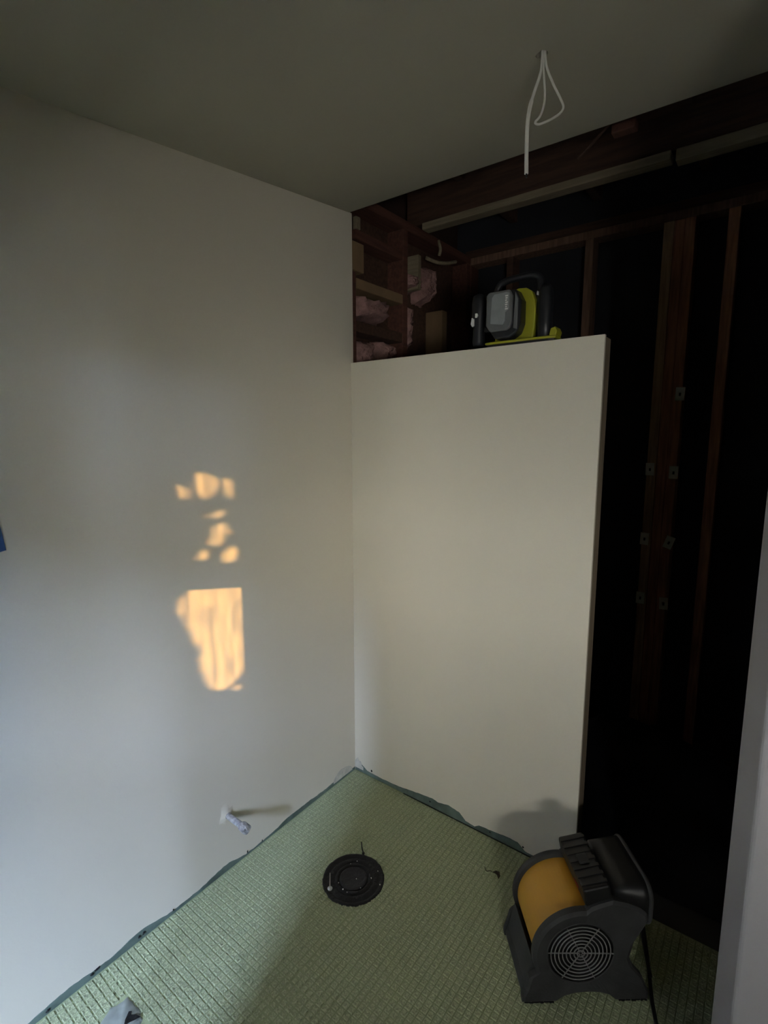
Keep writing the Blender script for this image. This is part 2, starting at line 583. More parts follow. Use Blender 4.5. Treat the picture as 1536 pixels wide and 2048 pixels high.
# shell that closes the building
struct(boxo('wall_outer_left', 'roof_deck', (-0.26, -0.16, -3.6, 1.3, 0.0, 2.95)))
struct(boxo('wall_outer_right', 'bare_board', (3.0005, 3.1, -2.1995, 1.3, 0.0, 2.95)))
struct(boxo('wall_side', 'entry_paint', (4.5, 4.62, -3.6, -2.2, 0.0, 2.5)))
struct(boxo('wall_outer_gable', 'exterior', (3.0, 4.62, -2.2995, -2.2005, 2.2005, 2.95)))
struct(boxo('wall_side_gable', 'exterior', (4.5, 4.62, -3.6, -2.2, 2.5005, 2.95)))

struct(boxo('wall_outer_back', 'exterior', (-0.26, 3.1, 1.3, 1.4, 0.0, 2.95)))
struct(boxo('roof_deck', 'roof_deck', (-0.3, 4.7, -3.8, 1.4, 2.95, 3.05)))
struct(boxo('ceiling_entry', 'entry_paint', (-0.0125, 2.2, -3.6, -2.2, 2.2005, 2.215)))
struct(boxo('ceiling_side', 'entry_paint', (2.2005, 4.5, -3.6, -2.2, 2.2005, 2.215)))
struct(boxo('wall_rear_gable', 'exterior', (-0.3, 4.7, -3.8, -3.6005, 2.5, 2.95)))
# ground and the shaped foliage outside the window
struct(boxo('ground', 'ground', (-14, 18, -24, -3.85, -0.25, -0.13)))

# ---------------------------------------------------------------- exposed framing
wb = struct(empty('wall_back'), 'dark open stud wall beyond the partition')
YB = 1.06
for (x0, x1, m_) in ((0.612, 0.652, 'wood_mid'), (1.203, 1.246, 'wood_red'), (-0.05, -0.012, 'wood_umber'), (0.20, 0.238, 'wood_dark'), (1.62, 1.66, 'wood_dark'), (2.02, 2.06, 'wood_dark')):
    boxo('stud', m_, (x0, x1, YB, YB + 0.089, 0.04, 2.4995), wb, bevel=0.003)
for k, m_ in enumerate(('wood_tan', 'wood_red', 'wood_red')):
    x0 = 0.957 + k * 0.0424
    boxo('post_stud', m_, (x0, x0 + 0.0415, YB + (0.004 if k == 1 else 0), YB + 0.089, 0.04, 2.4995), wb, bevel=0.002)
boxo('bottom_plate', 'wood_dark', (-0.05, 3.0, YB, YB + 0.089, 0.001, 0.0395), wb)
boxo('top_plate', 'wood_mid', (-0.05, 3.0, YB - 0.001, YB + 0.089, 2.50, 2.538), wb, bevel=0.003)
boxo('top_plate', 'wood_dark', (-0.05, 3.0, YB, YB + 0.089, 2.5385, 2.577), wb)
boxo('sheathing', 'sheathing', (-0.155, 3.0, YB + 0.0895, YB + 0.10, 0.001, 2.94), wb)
for (x, z, tl) in ((1.074, 1.739, 0.04), (0.972, 1.391, -.02), (1.073, 1.379, 0.0), (0.970, 1.051, 0.02), (1.077, 1.045, 0.3), (0.970, 0.752, 0.0), (1.074, 0.742, -0.05)):
    bm = B()
    mt = Matrix.Translation((x, YB, z)) @ Matrix.Rotation(tl, 4, 'Y')
    box(bm, -0.019, 0.019, -0.0022, 0.0, -0.03, 0.03, mt)
    t_ = obj('paper_tab', bm, 'steel_tab', wb)
    bm = B()
    box(bm, -0.004, 0.004, -0.0035, -0.0023, -0.009, 0.005, mt)
    obj('nail', bm, 'blower_black', t_)

# ceiling beam with nailer
cb = struct(empty('ceiling_frame'), 'dark open ceiling joists beyond the drywall edge')
boxo('beam', 'wood_dark', (-0.10, 3.0, 0.55, 0.59, 2.562, 2.94), cb, bevel=0.003)
boxo('nailer', 'wood_pale', (0.0, 1.06, 0.532, 0.59, 2.530, 2.5615), cb, bevel=0.004)
boxo('nailer', 'wood_pale', (1.075, 3.0, 0.536, 0.59, 2.520, 2.5615), cb, bevel=0.004)
for x in (0.18, 0.62, 1.08, 1.52, 1.95, 2.4):
    boxo('joist', 'wood_dark', (x, x + 0.038, 0.0135, 0.5495, 2.70, 2.94), cb, bevel=0.003)
    boxo('joist', 'wood_dark', (x, x + 0.038, 0.5905, 1.145, 2.70, 2.94), cb, bevel=0.003)
bm = B()
tube(bm, [(0.805, 0.30, 2.515), (0.86, 0.30, 2.556), (0.925, 0.295, 2.605), (0.96, 0.29, 2.70)], 0.006, 8)
obj('lath_strip', bm, 'wood_dark', cb)
boxo('block', 'wood_umber', (0.925, 1.00, 0.26, 0.30, 2.54, 2.57), cb, bevel=0.004)
boxo('brace_board', 'wood_umber', (0.0, 3.0, 0.14, 0.18, 2.63, 2.6995), cb, bevel=0.003)

# left framing bay above and behind the partition
lf = struct(empty('wall_left_frame'), 'exposed left stud bay with pink insulation')
boxo('stud', 'wood_umber', (-0.105, -0.0135, 0.017, 0.055, 0.001, 2.229), lf, bevel=0.003)
boxo('end_block', 'kraft', (-0.100, -0.004, 0.017, 0.098, 2.23, 2.345), lf, bevel=0.004)
boxo('stud', 'wood_umber', (-0.105, -0.012, 0.395, 0.433, 0.001, 2.4995), lf, bevel=0.003)
boxo('stud', 'kraft', (-0.105, -0.002, 0.735, 0.785, 0.001, 2.20), lf, bevel=0.003)
boxo('stud', 'wood_umber', (-0.105, -0.012, 1.01, 1.048, 0.001, 2.4995), lf, bevel=0.003)
boxo('top_plate', 'wood_umber', (-0.105, -0.010, 0.017, 1.05, 2.50, 2.54), lf, bevel=0.003)
boxo('backing_board', 'wood_dark', (-0.125, -0.108, 0.017, 1.15, 0.001, 2.60), lf)
bm = B()
box(bm, -0.10, -0.012, 0.058, 0.394, 2.165, 2.208)
obj('blocking', bm, 'kraft', lf, bevel=0.004)
bm = B()
box(bm, -0.10, -0.014, 0.056, 0.394, 2.362, 2.40)
obj('blocking', bm, 'wood_umber', lf, bevel=0.003)
bm = B()
box(bm, -0.10, -0.014, 0.056, 0.394, 1.99, 2.035)
obj('blocking', bm, 'wood_dark', lf, bevel=0.003)
boxo('shim', 'wood_pale', (-0.03, -0.011, 0.0565, 0.085, 2.4005, 2.45), lf, bevel=0.003)


def wool(y0, y1, z0, z1, x0, x1, seed, mat_='pink_wool'):
    rnd = random.Random(seed)
    bm = B()
    n, m = 12, 10
    front = []
    for i in range(n + 1):
        row = []
        for j in range(m + 1):
            u, v = i / n, j / m
            ed = min(u, 1 - u, v, 1 - v)
            bulge = min(1.0, ed * 5) ** 0.6
            x = x0 + (x1 - x0) * bulge * rnd.uniform(0.75, 1.1)
            y = y0 + (y1 - y0) * u + rnd.uniform(-.006, .006)
            z = z0 + (z1 - z0) * v + rnd.uniform(-.007, .007)
            row.append(bm.verts.new((x, y, z)))
        front.append(row)
    for i in range(n):
        for j in range(m):
            bm.faces.new((front[i][j], front[i + 1][j], front[i + 1][j + 1], front[i][j + 1]))
    rim = [front[i][0] for i in range(n + 1)] + [front[n][j] for j in range(1, m + 1)] + [front[i][m] for i in range(n - 1, -1, -1)] + [front[0][j] for j in range(m - 1, 0, -1)]
    bk = [bm.verts.new((x0 - 0.01, v.co.y, v.co.z)) for v in rim]
    for k in range(len(rim)):
        bm.faces.new((rim[k], rim[(k + 1) % len(rim)], bk[(k + 1) % len(rim)], bk[k]))
    return obj('insulation_batt', bm, mat_, lf, smooth=True)


wool(0.058, 0.30, 2.062, 2.150, -0.095, 0.010, 1)
wool(0.072, 0.175, 1.84, 1.965, -0.095, 0.004, 2)
wool(0.25, 0.335, 1.84, 1.985, -0.095, 0.002, 3)
wool(0.436, 0.465, 1.95, 2.19, -0.095, 0.0, 4)
wool(0.59, 0.68, 2.22, 2.40, -0.095, 0.004, 5)
wool(0.47, 0.58, 2.26, 2.33, -0.095, -0.01, 6)
bm = B()
tube(bm, spline([(-0.02, 0.60, 2.425), (0.01, 0.66, 2.412), (0.03, 0.72, 2.42), (0.035, 0.80, 2.445)], 5), 0.009, 8)
obj('conduit', bm, 'wood_pale', lf, smooth=True)
bm = B()
tube(bm, spline([(-0.01, 0.70, 2.53), (0.0, 0.705, 2.49), (-0.01, 0.71, 2.46)], 5), 0.008, 8)
obj('conduit', bm, 'wood_pale', lf, smooth=True)
boxo('blocking', 'wood_pale', (-0.10, -0.012, 0.52, 0.548, 2.26, 2.42), lf, bevel=0.003)

# ================================================================ THINGS
# ---- floor drain
dr = tag(empty('floor_drain', (DC[0], DC[1], 0.003)), 'round black floor drain set in the green membrane', 'drain')
rnd = random.Random(11)
jits = [rnd.uniform(-.012, .012) for _ in range(72)]
bm = B()
lathe(bm, [(0.1085, 0.0002), (0.1085, 0.005), (0.104, 0.0056), (0.098, 0.004), (0.094, 0.0012), (0.088, 0.001), (0.085, 0.0042), (0.072, 0.0046), (0.069, 0.0012), (0.066, 0.0012), (0.063, 0.0062), (0.055, 0.0066), (0.053, 0.001), (0.05, 0.0008)], 72, jit=lambda k, r: jits[k] if r > .1 else 0)
obj('flange', bm, 'drain_black', dr, smooth=True)
bm = B()
lathe(bm, [(0.05, 0.0014), (0.049, 0.006), (0.044, 0.009), (0.04, 0.0075), (0.034, 0.0055), (0.0, 0.008)][:5] + [(0.012, 0.0075)], 40)
obj('plug', bm, 'drain_rib', dr, smooth=True)
for k in range(6):
    a = math.radians(20 + 60 * k)
    bm = B()
    lathe(bm, [(0.0055, 0.0015), (0.0055, 0.0062), (0.003, 0.007)], 10, center=(0.079 * math.cos(a), 0.079 * math.sin(a)))
    obj('bolt_head', bm, 'drain_rib', dr)
for k in range(4):
    a = math.radians(35 + 90 * k)
    bm = B()
    pts_ = [(0.059 * math.cos(a + t), 0.059 * math.sin(a + t)) for t in (-.35, -.2, 0, .2, .35)]
    tube(bm, [(x, y, 0.006) for x, y in pts_], [.001, .004, .0045, .004, .001], 6)
    obj('raised_rib', bm, 'drain_rib', dr)
for (a, r, s) in ((200, .055, .0022), (232, .058, .0025), (250, .062, .002), (300, .05, .002), (330, .012, .0022), (15, .09, .002), (100, .06, .0018), (80, .072, .002), (340, .098, .0022), (355, .062, .003)):
    a = math.radians(a + 40)
    bm = B()
    bmesh.ops.create_icosphere(bm, subdivisions=1, radius=s, matrix=Matrix.Translation((r * math.cos(a), r * math.sin(a), 0.0075)))
    obj('grit', bm, 'white_mark', dr)
# screw with a pale washer standing in the drain, and a black pin at the edge
sc = tag(empty('screw', (0.357, -0.553, 0.005)), 'pale upright screw with washer at the drain edge', 'screw')
bm = B()
tube(bm, [(0, 0, 0.002), (0.0, 0.0, 0.02), (0.001, 0.001, 0.062)], [.0018, .0016, .0010], 8)
obj('shank', bm, 'gypsum_core', sc)
bm = B()
lathe(bm, [(0.008, 0.0), (0.009, 0.003), (0.006, 0.006), (0.003, 0.0065)], 12)
obj('washer', bm, 'screw_metal', sc)
pn = empty('zip_tie', (0.352, -0.372, 0.006))
tag(pn, 'thin black pin standing up at the rim of the drain', 'pin')
bm = B()
tube(bm, spline([(0.004, 0.004, 0), (0.001, 0.001, .015), (-.001, -.001, .03), (-.002, -.002, .052)], 4), [.0026] * 9 + [.0022] * 4, 6)
obj('stem', bm, 'rubber_black', pn)
bm = B()
bmesh.ops.create_icosphere(bm, subdivisions=1, radius=.006, matrix=Matrix.Translation((0.002, 0.003, 0.004)))
obj('knot', bm, 'drain_black', pn)

# ---- dried leaf scrap on the membrane
lf_ = tag(empty('leaf_scrap', (0.785, -0.150, 0.007)), 'small dark curled scrap lying on the membrane beside the blower', 'debris')
bm = B()
vs = [(-.012, -.004, 0.001), (-.002, .006, .006), (.012, .006, .008), (.02, -.006, .004), (.018, -.018, .001), (.010, -.012, .009), (0, -.008, .007)]
V_ = [bm.verts.new(v) for v in vs] 
V2 = [bm.verts.new((v[0], v[1], v[2] - .001)) for v in vs]
bm.faces.new(V_)
bm.faces.new(V2[::-1])
for k in range(len(vs)):
    bm.faces.new((V_[k], V_[(k + 1) % 7], V2[(k + 1) % 7], V2[k]))
obj('blade', bm, 'leaf_dry', lf_)
bm = B()
tube(bm, spline([(-.012, -.004, .002), (-.02, -.006, .004), (-.028, -.014, .003), (-.036, -.008, .002), (-.042, -.002, .004)], 4), .0012, 5)
obj('stalk', bm, 'leaf_dry', lf_)

# ---- torn grey filler scrap at lower left
fs = tag(empty('filler_scrap', (0.195, -1.185, 0.003)), 'grey filler smear with a torn black hole beside the left wall', 'filler')
bm = B()
rnd = random.Random(21)
g_pts = [(-0.047, 0.035), (-0.012, 0.037), (0.010, 0.042), (0.032, 0.032), (0.052, 0.022), (0.062, -0.02), (0.02, -0.055), (-0.042, -0.045), (-0.055, -0.005)]
gp2 = []
for k, (x, y) in enumerate(g_pts):
    x2, y2 = g_pts[(k + 1) % len(g_pts)]
    for f in (0, .33, .66):
        gp2.append((x + (x2 - x) * f + rnd.uniform(-.003, .003), y + (y2 - y) * f + rnd.uniform(-.003, .003)))
g_pts = gp2
top_ = [bm.verts.new((x * .93, y * .93, 0.0046 + rnd.uniform(-.001, .0012))) for x, y in g_pts]
mid_ = [bm.verts.new((x * .55 + .01, y * .55 - .01, 0.0045 + rnd.uniform(-.002, .004))) for x, y in g_pts]
bot_ = [bm.verts.new((x * 1.03, y * 1.03, 0.0003)) for x, y in g_pts]
ctr = bm.verts.new((0.02, -0.02, .004))
n = len(g_pts)
for k in range(n):
    k2 = (k + 1) % n
    bm.faces.new((bot_[k], bot_[k2], top_[k2], top_[k]))
    bm.faces.new((top_[k], top_[k2], mid_[k2], mid_[k]))
    bm.faces.new((mid_[k], mid_[k2], ctr))
obj('smear', bm, 'thinset_grey', fs, smooth=True)
bm = B()
sh = [(-.018, .004), (-.012, .010), (-.004, .004), (.006, .012), (.022, .018), (.018, .004), (.012, -.012), (.006, -.022), (-.004, -.014)]
prism(bm, [(x * .9 + .012, y * .9 + .014) for x, y in sh], lambda p, t: (p[0], p[1], t), .004, .0085)
obj('black_flake', bm, 'drain_black', fs)

# ---- pipe stub in the left wall
ps = tag(empty('pipe_stub', (lx(-.708), -0.708, 0.217)), 'short plaster-spattered pipe stub sticking out of the left wall', 'pipe')
rnd = random.Random(31)
bm = B()
tube(bm, [(0.0005, 0, 0), (0.02, 0, 0), (0.05, 0, -.0005), (0.085, 0, -.001)], 0.0108, 16)
obj('tube', bm, 'metal_pipe', ps, smooth=True)
bm = B()
N_ = 16
rings = []
for (x, r) in ((0.080, .011), (0.084, .0155), (0.108, .0168), (0.114, .0145), (0.117, .006)):
    rings.append([bm.verts.new((x + rnd.uniform(-.002, .002), r * rnd.uniform(.9, 1.12) * math.cos(2 * math.pi * k / N_), -.001 + r * rnd.uniform(.9, 1.12) * math.sin(2 * math.pi * k / N_))) for k in range(N_)])
for a, b in zip(rings, rings[1:]):
    for k in range(N_):
        bm.faces.new((a[k], a[(k + 1) % N_], b[(k + 1) % N_], b[k]))
bm.faces.new(rings[-1])
bm.faces.new(rings[0][::-1])
obj('end_cap', bm, 'metal_pipe', ps)
bm = B()
ring0 = []
ring1 = []
ring2 = []
for k in range(20):
    a = 2 * math.pi * k / 20
    rr = rnd.uniform(.016, .040)
    ring0.append(bm.verts.new((0.0003, rr * math.cos(a), rr * 1.3 * math.sin(a))))
    ring1.append(bm.verts.new((0.003, .020 * math.cos(a), .020 * math.sin(a))))
    ring2.append(bm.verts.new((0.007 + rnd.uniform(-.002, .002), .0115 * math.cos(a), .0115 * math.sin(a))))
for k in range(20):
    k2 = (k + 1) % 20
    bm.faces.new((ring0[k], ring0[k2], ring1[k2], ring1[k]))
    bm.faces.new((ring1[k], ring1[k2], ring2[k2], ring2[k]))
obj('plaster_collar', bm, 'wall_paint', ps, smooth=True)

# ---- blue painter's tape on the left wall
bm = B()
tp = [(-1.2915, 1.395), (-1.279, 1.283), (-1.295, 1.280), (-1.36, 1.286), (-1.36, 1.40)]
prism(bm, tp, lambda p, t: (lx(p[0]) + t, p[0], p[1]), 0.0004, 0.0022)
tag(obj('masking_tape', bm, 'tape_blue'), 'blue masking tape on the left wall at the picture edge', 'tape')

# ---- ceiling cable
cbl = tag(empty('electrical_cable', (HC[0], HC[1], cz(*HC))), 'white electrical cable hanging in a loop from the ceiling hole', 'cable')
def loc_pts(L):
    return [Vector(p) - Vector((HC[0], HC[1], cz(*HC))) for p in L]
bm = B()
tube(bm, spline(loc_pts([(0.968, -0.460, 2.46), (0.968, -0.461, 2.377), (0.965, -0.463, 2.345), (0.957, -0.469, 2.315), (0.949, -0.475, 2.279), (0.946, -0.478, 2.244), (0.946, -0.478, 2.192), (0.947, -0.477, 2.142)]), 6), [.003] * 12 + [.0034] * 10 + [.0045] * 21, 10)
a_ = obj('drop_end', bm, 'cable_white', cbl, smooth=True)
bm = B()
tube(bm, loc_pts([(0.947, -0.477, 2.1425), (0.9475, -0.477, 2.134)]), .0022, 8)
obj('cut_core', bm, 'blower_black', a_)
bm = B()
tube(bm, spline(loc_pts([(0.971, -0.458, 2.46), (0.971, -0.459, 2.377), (0.972, -0.458, 2.345), (0.975, -0.456, 2.31), (0.974, -0.456, 2.285), (0.968, -0.461, 2.262), (0.960, -0.468, 2.249), (0.966, -0.465, 2.244), (0.978, -0.455, 2.249), (0.990, -0.444, 2.257), (1.004, -0.434, 2.268), (1.009, -0.430, 2.281), (1.002, -0.435, 2.30), (0.988, -0.446, 2.33), (0.974, -0.456, 2.375), (0.972, -0.457, 2.46)]), 6), .0026, 8)
obj('cable_loop', bm, 'cable_white', cbl, smooth=True)

# ---- air blower
BA = math.atan2(0.221, 0.277)
bl = tag(empty('air_blower', (1.031, -0.502, 0.0068), BA), 'yellow and grey air blower standing on the green membrane', 'blower')
GC = (0.155, 0.150)
outl = [(0, 0), (0.092, 0), (0.115, .016), (.145, .025), (.18, .028), (.215, .025), (.243, .016), (.262, 0), (.354, 0), (.350, .025), (.330, .070), (.300, .105), (.289, .135), (.298, .18), (.322, .225), (.334, .248), (.330, .270), (.308, .287), (.275, .302), (.234, .312), (.20, .302), (.175, .292)]
for k in range(0, 26):
    a = math.radians(82 + k * 5)
    outl.append((GC[0] + 0.131 * math.cos(a), GC[1] + 0.131 * math.sin(a)))
outl += [(.017, .075), (.008, .035), (0, .015)]
# resample by angle around the grille centre
def hit(a):
    d = Vector((math.cos(a), math.sin(a)))
    best = None
    for i in range(len(outl)):
        p = Vector(outl[i]) - Vector(GC)
        q = Vector(outl[(i + 1) % len(outl)]) - Vector(GC)
        e = q - p
        den = d.x * (-e.y) + d.y * e.x
        if abs(den) < 1e-9:
            continue
        t = (p.x * (-e.y) + p.y * e.x) / den
        s = (d.x * p.y - d.y * p.x) / den
        s = (d.x * p.y - d.y * p.x) / -(d.x * e.y - d.y * e.x) if abs(d.x * e.y - d.y * e.x) > 1e-9 else -1
        if t > 0 and -1e-6 <= s <= 1 + 1e-6 and (best is None or t < best):
            best = t
    return best
angs = set()
for p in outl:
    angs.add(round(math.atan2(p[1] - GC[1], p[0] - GC[0]), 4))
for k in range(64):
    angs.add(round(-math.pi + 2 * math.pi * (k + .31) / 64, 4))
angs = sorted(angs)
angs = [a for i, a in enumerate(angs) if i == 0 or a - angs[i - 1] > 0.012]
def side_plate(name, va, vb, face_v):
    bm = B()
    RI = 0.0945
    rows = []
    for a in angs:
        t = hit(a) or 0.13
        o2 = (GC[0] + t * math.cos(a), GC[1] + t * math.sin(a))
        i2 = (GC[0] + RI * math.cos(a), GC[1] + RI * math.sin(a))
        tm = max(RI + .010, t - 0.010)
        m2 = (GC[0] + tm * math.cos(a), GC[1] + tm * math.sin(a))
        f = face_v
        b = vb if f == va else va
        sgn = 1 if f == va else -1
        rows.append([bm.verts.new((i2[0], b, i2[1])), bm.verts.new((i2[0], f + sgn * .004, i2[1])), bm.verts.new((m2[0], f, m2[1])), bm.verts.new((o2[0], f + sgn * .005, o2[1])), bm.verts.new((o2[0], b, o2[1]))])
    for i in range(len(rows)):
        r0, r1 = rows[i], rows[(i + 1) % len(rows)]
        for k in range(5):
            bm.faces.new((r0[k], r0[(k + 1) % 5], r1[(k + 1) % 5], r1[k]))
    return obj(name, bm, 'blower_grey', bl)
near = side_plate('side_plate', 0.0, 0.022, 0.0)
far = side_plate('side_plate', 0.198, 0.22, 0.22)
# inlet grille on the visible side plate
gr = obj('inlet_grille', (lambda bm: (tube(bm, [(GC[0] + .0925 * math.cos(2 * math.pi * k / 48), .0055, GC[1] + .0925 * math.sin(2 * math.pi * k / 48)) for k in range(48)], .0028, 8, closed=True), bm)[1])(B()), 'blower_grey', bl, smooth=True)
for rr in (.082, .0715, .061, .0505, .040, .0295, .019, .010):
    bm = B()
    tube(bm, [(GC[0] + rr * math.cos(2 * math.pi * k / 40), .0045, GC[1] + rr * math.sin(2 * math.pi * k / 40)) for k in range(40)], .0017, 6, closed=True)
    obj('ring', bm, 'grille_grey', gr, smooth=True)
for k in range(6):
    a = math.radians(30 + 60 * k + 28)
    bm = B()
    tube(bm, [(GC[0] + r_ * math.cos(a), .0055, GC[1] + r_ * math.sin(a)) for r_ in (.004, .05, .0925)], .0018, 6)
    obj('spoke', bm, 'grille_grey', gr)
bm = B()
prism(bm, [(GC[0] + .0943 * math.cos(2 * math.pi * k / 40), GC[1] + .0943 * math.sin(2 * math.pi * k / 40)) for k in range(40)], lambda p, t: (p[0], t, p[1]), .016, .021)
obj('fan_wheel', bm, 'blower_black', bl)
bm = B()
prism(bm, [(GC[0] + .0943 * math.cos(2 * math.pi * k / 40), GC[1] + .0943 * math.sin(2 * math.pi * k / 40)) for k in range(40)], lambda p, t: (p[0], t, p[1]), .199, .204)
obj('fan_wheel', bm, 'blower_black', bl)
# yellow scroll housing
prof = []
for k in range(0, 34):
    a = math.radians(238 - k * 5)
    prof.append((GC[0] + 0.119 * math.cos(a), GC[1] + 0.119 * math.sin(a)))
prof += [(.20, .283), (.236, .298), (.244, .29), (.244, .10), (.20, .06)]
bm = B()
prism(bm, prof, lambda p, t: (p[0], t, p[1]), 0.0225, 0.1975)
obj('drum_housing', bm, 'blower_yellow', bl, smooth=False)
for p_ in bl.children[-1].data.polygons:
    p_.use_smooth = len(p_.vertices) == 4 and abs(p_.normal.y) < .5
# outlet duct: loft to a flared rounded mouth
def rrect(u, v0, v1, z0, z1, r, tilt=0.0, n=6):
    pts = []
    for (cv_, cz_, a0) in ((v1 - r, z1 - r, 0), (v0 + r, z1 - r, 90), (v0 + r, z0 + r, 180), (v1 - r, z0 + r, 270)):
        for k in range(n + 1):
            a = math.radians(a0 + 90 * k / n)
            v = cv_ + r * math.cos(a)
            z = cz_ + r * math.sin(a)
            pts.append((u + tilt * (z - z0), v, z))
    return pts
bm = B()
secs = [rrect(.246, .020, .204, .14, .330, .016), rrect(.285, .014, .210, .18, .337, .026), rrect(.318, .006, .216, .215, .342, .036), rrect(.336, .002, .219, .22, .345, .040), rrect(.338, .008, .212, .228, .337, .036), rrect(.30, .03, .19, .23, .31, .02)]
rings = [[bm.verts.new(p) for p in s_] for s_ in secs]
for a, b in zip(rings, rings[1:]):
    n = len(a)
    for k in range(n):
        bm.faces.new((a[k], a[(k + 1) % n], b[(k + 1) % n], b[k]))
bm.faces.new(rings[0][::-1])
bm.faces.new(rings[-1])
duct = obj('outlet_duct', bm, 'blower_black', bl, smooth=True)
bm = B()
tube(bm, rrect(.337, .004, .217, .222, .343, .038), .006, 8, closed=True)
obj('mouth_rim', bm, 'blower_grey', duct, smooth=True)
# control box across the top
bm = B()
mt = Matrix.Translation((.196, .108, .318)) @ Matrix.Rotation(math.radians(-12), 4, 'Y')
box(bm, -.037, .037, -.096, .096, -.028, .026, mt)
ct = obj('control_box', bm, 'blower_black', bl, bevel=0.006)
for k in range(7):
    bm = B()
    box(bm, -.036, .036, -.084 + k * .026, -.074 + k * .026, .0262, .0292, mt)
    obj('rib', bm, 'blower_black', ct)
bm = B()
box(bm, -.014, .014, -.02, .012, .0295, .036, mt)
obj('switch', bm, 'blower_grey', ct, bevel=.002)
bm = B()
box(bm, -.0385, -.0372, -.05, -.02, -.012, -.006, mt)
obj('red_mark', bm, 'red_plastic', ct)
# base pan and outlet-side skirt
bm = B()
prism(bm, [(.004, .003), (.002, .016), (.010, .040), (.020, .085), (.028, .118), (.04, .10), (.06, .06), (.10, .034), (.26, .034), (.33, .05), (.345, .012), (.345, .003)], lambda p, t: (p[0], t, p[1]), 0.0225, 0.1975)
obj('base_pan', bm, 'blower_grey', bl, bevel=.003)
for (u0, u1) in ((0.006, .088), (.268, .348)):
    for (v0, v1) in ((.002, .02), (.2, .218)):
        boxo('rubber_foot', 'blower_black', (u0, u1, v0, v1, -.0036, -.0002), bl)
# power cord running to the front
bm = B()
tube(bm, spline([(1.300, -0.250, .05), (1.275, -0.16, .016), (1.240, -0.06, .0125), (1.236, -.02, .0125), (1.246, -0.055, .0125), (1.286, -0.187, .0125), (1.311, -0.278, .0125), (1.331, -0.335, .0125), (1.37, -0.45, .0125), (1.40, -0.62, .0125), (1.36, -.80, .0125)], 6), .0052, 8)
tag(obj('power_cord', bm, 'rubber_black', smooth=True), 'black power cord lying on the membrane right of the blower', 'cord')

# ---- lime green cordless tool on the partition
tl_ = tag(empty('cordless_tool', (0.735, 0.03, H - .0005)), 'lime green and grey cordless tool standing on top of the partition', 'tool')
TB = tl_
bm = B()
prism(bm, [(-.120, -.030), (-.105, -.036), (.06, -.036), (.085, -.036), (.125, -.025), (.125, .03), (.10, .04), (-.115, .04)], lambda p, t: (p[0], p[1], t), .0085, .0155)
obj('base_plate', bm, 'lime', TB, bevel=.002)
bm = B()
prism(bm, [(-.115, -.026), (.10, -.026), (.118, -.018), (.118, .024), (-.11, .034)], lambda p, t: (p[0], p[1], t), .0006, .0083)
obj('foot_pad', bm, 'tool_black', TB)
# lime arch: body shell, seen behind the battery
def xz(bm, pts, y0, y1):
    prism(bm, pts, lambda p, t: (p[0], t, p[1]), y0, y1)
bm = B()
xz(bm, [(-.105, .0157), (.035, .0157), (.040, .05), (.043, .10), (.040, .14), (.028, .172), (.008, .186), (-.02, .188), (-.05, .18), (-.075, .15), (-.088, .10), (-.094, .05)], .006, .034)
obj('body_shell', bm, 'lime', TB, bevel=.004)
bm = B()
xz(bm, [(.10, .0157), (.123, .0157), (.127, .03), (.120, .045), (.105, .04)], -.02, .03)
obj('side_lug', bm, 'lime', TB, bevel=.003)
# battery pack
def octo(x0, x1, z0, z1, r):
    return [(x0 + r, z0), (x1 - r * 1.3, z0), (x1 - r * .4, z0 + r * .5), (x1, z0 + r * 1.6), (x1, z1 - r * 1.3), (x1 - r * .7, z1), (x0 + r * .6, z1), (x0, z1 - r * .6), (x0, z0 + r * 1.4)]
bm = B()
xz(bm, octo(-.106, .012, .022, .175, .028), -.045, .0055)
bt = obj('battery_pack', bm, 'tool_black', TB, bevel=.007, segs=3)
bm = B()
xz(bm, octo(-.104, -.012, .045, .172, .015), -.060, -.0455)
lb = obj('battery_face', bm, 'tool_grey', bt, bevel=.004)
bm = B()
xz(bm, [(-.086, .07), (-.040, .062), (-.034, .074), (-.034, .100), (-.020, .110), (-.020, .16), (-.032, .164), (-.074, .162), (-.082, .152)], -.0625, -.0602)
obj('label_plate', bm, 'tool_label', bt)
for k in range(7):
    bm = B()
    z = .154 - k * .0068
    box(bm, -.0345 + .001 * (k % 2), -.0245 - .0015 * (k % 3), -.0634, -.0626, z - .0042, z)
    obj('print_mark', bm, 'white_mark', bt)
bm = B()
xz(bm, [(-.010, .05), (.004, .045), (.006, .14), (-.006, .165)], -.052, -.0455)
obj('latch', bm, 'tool_grey', bt, bevel=.003)
# handle loop
bm = B()
tube(bm, spline([(-.098, .02, .10), (-.104, .02, .16), (-.098, .02, .205), (-.07, .02, .222), (0, .02, .226), (.035, .02, .222), (.052, .02, .205), (.054, .02, .16), (.050, .02, .10)], 5), .0115, 10)
obj('handle', bm, 'tool_black', TB, smooth=True)
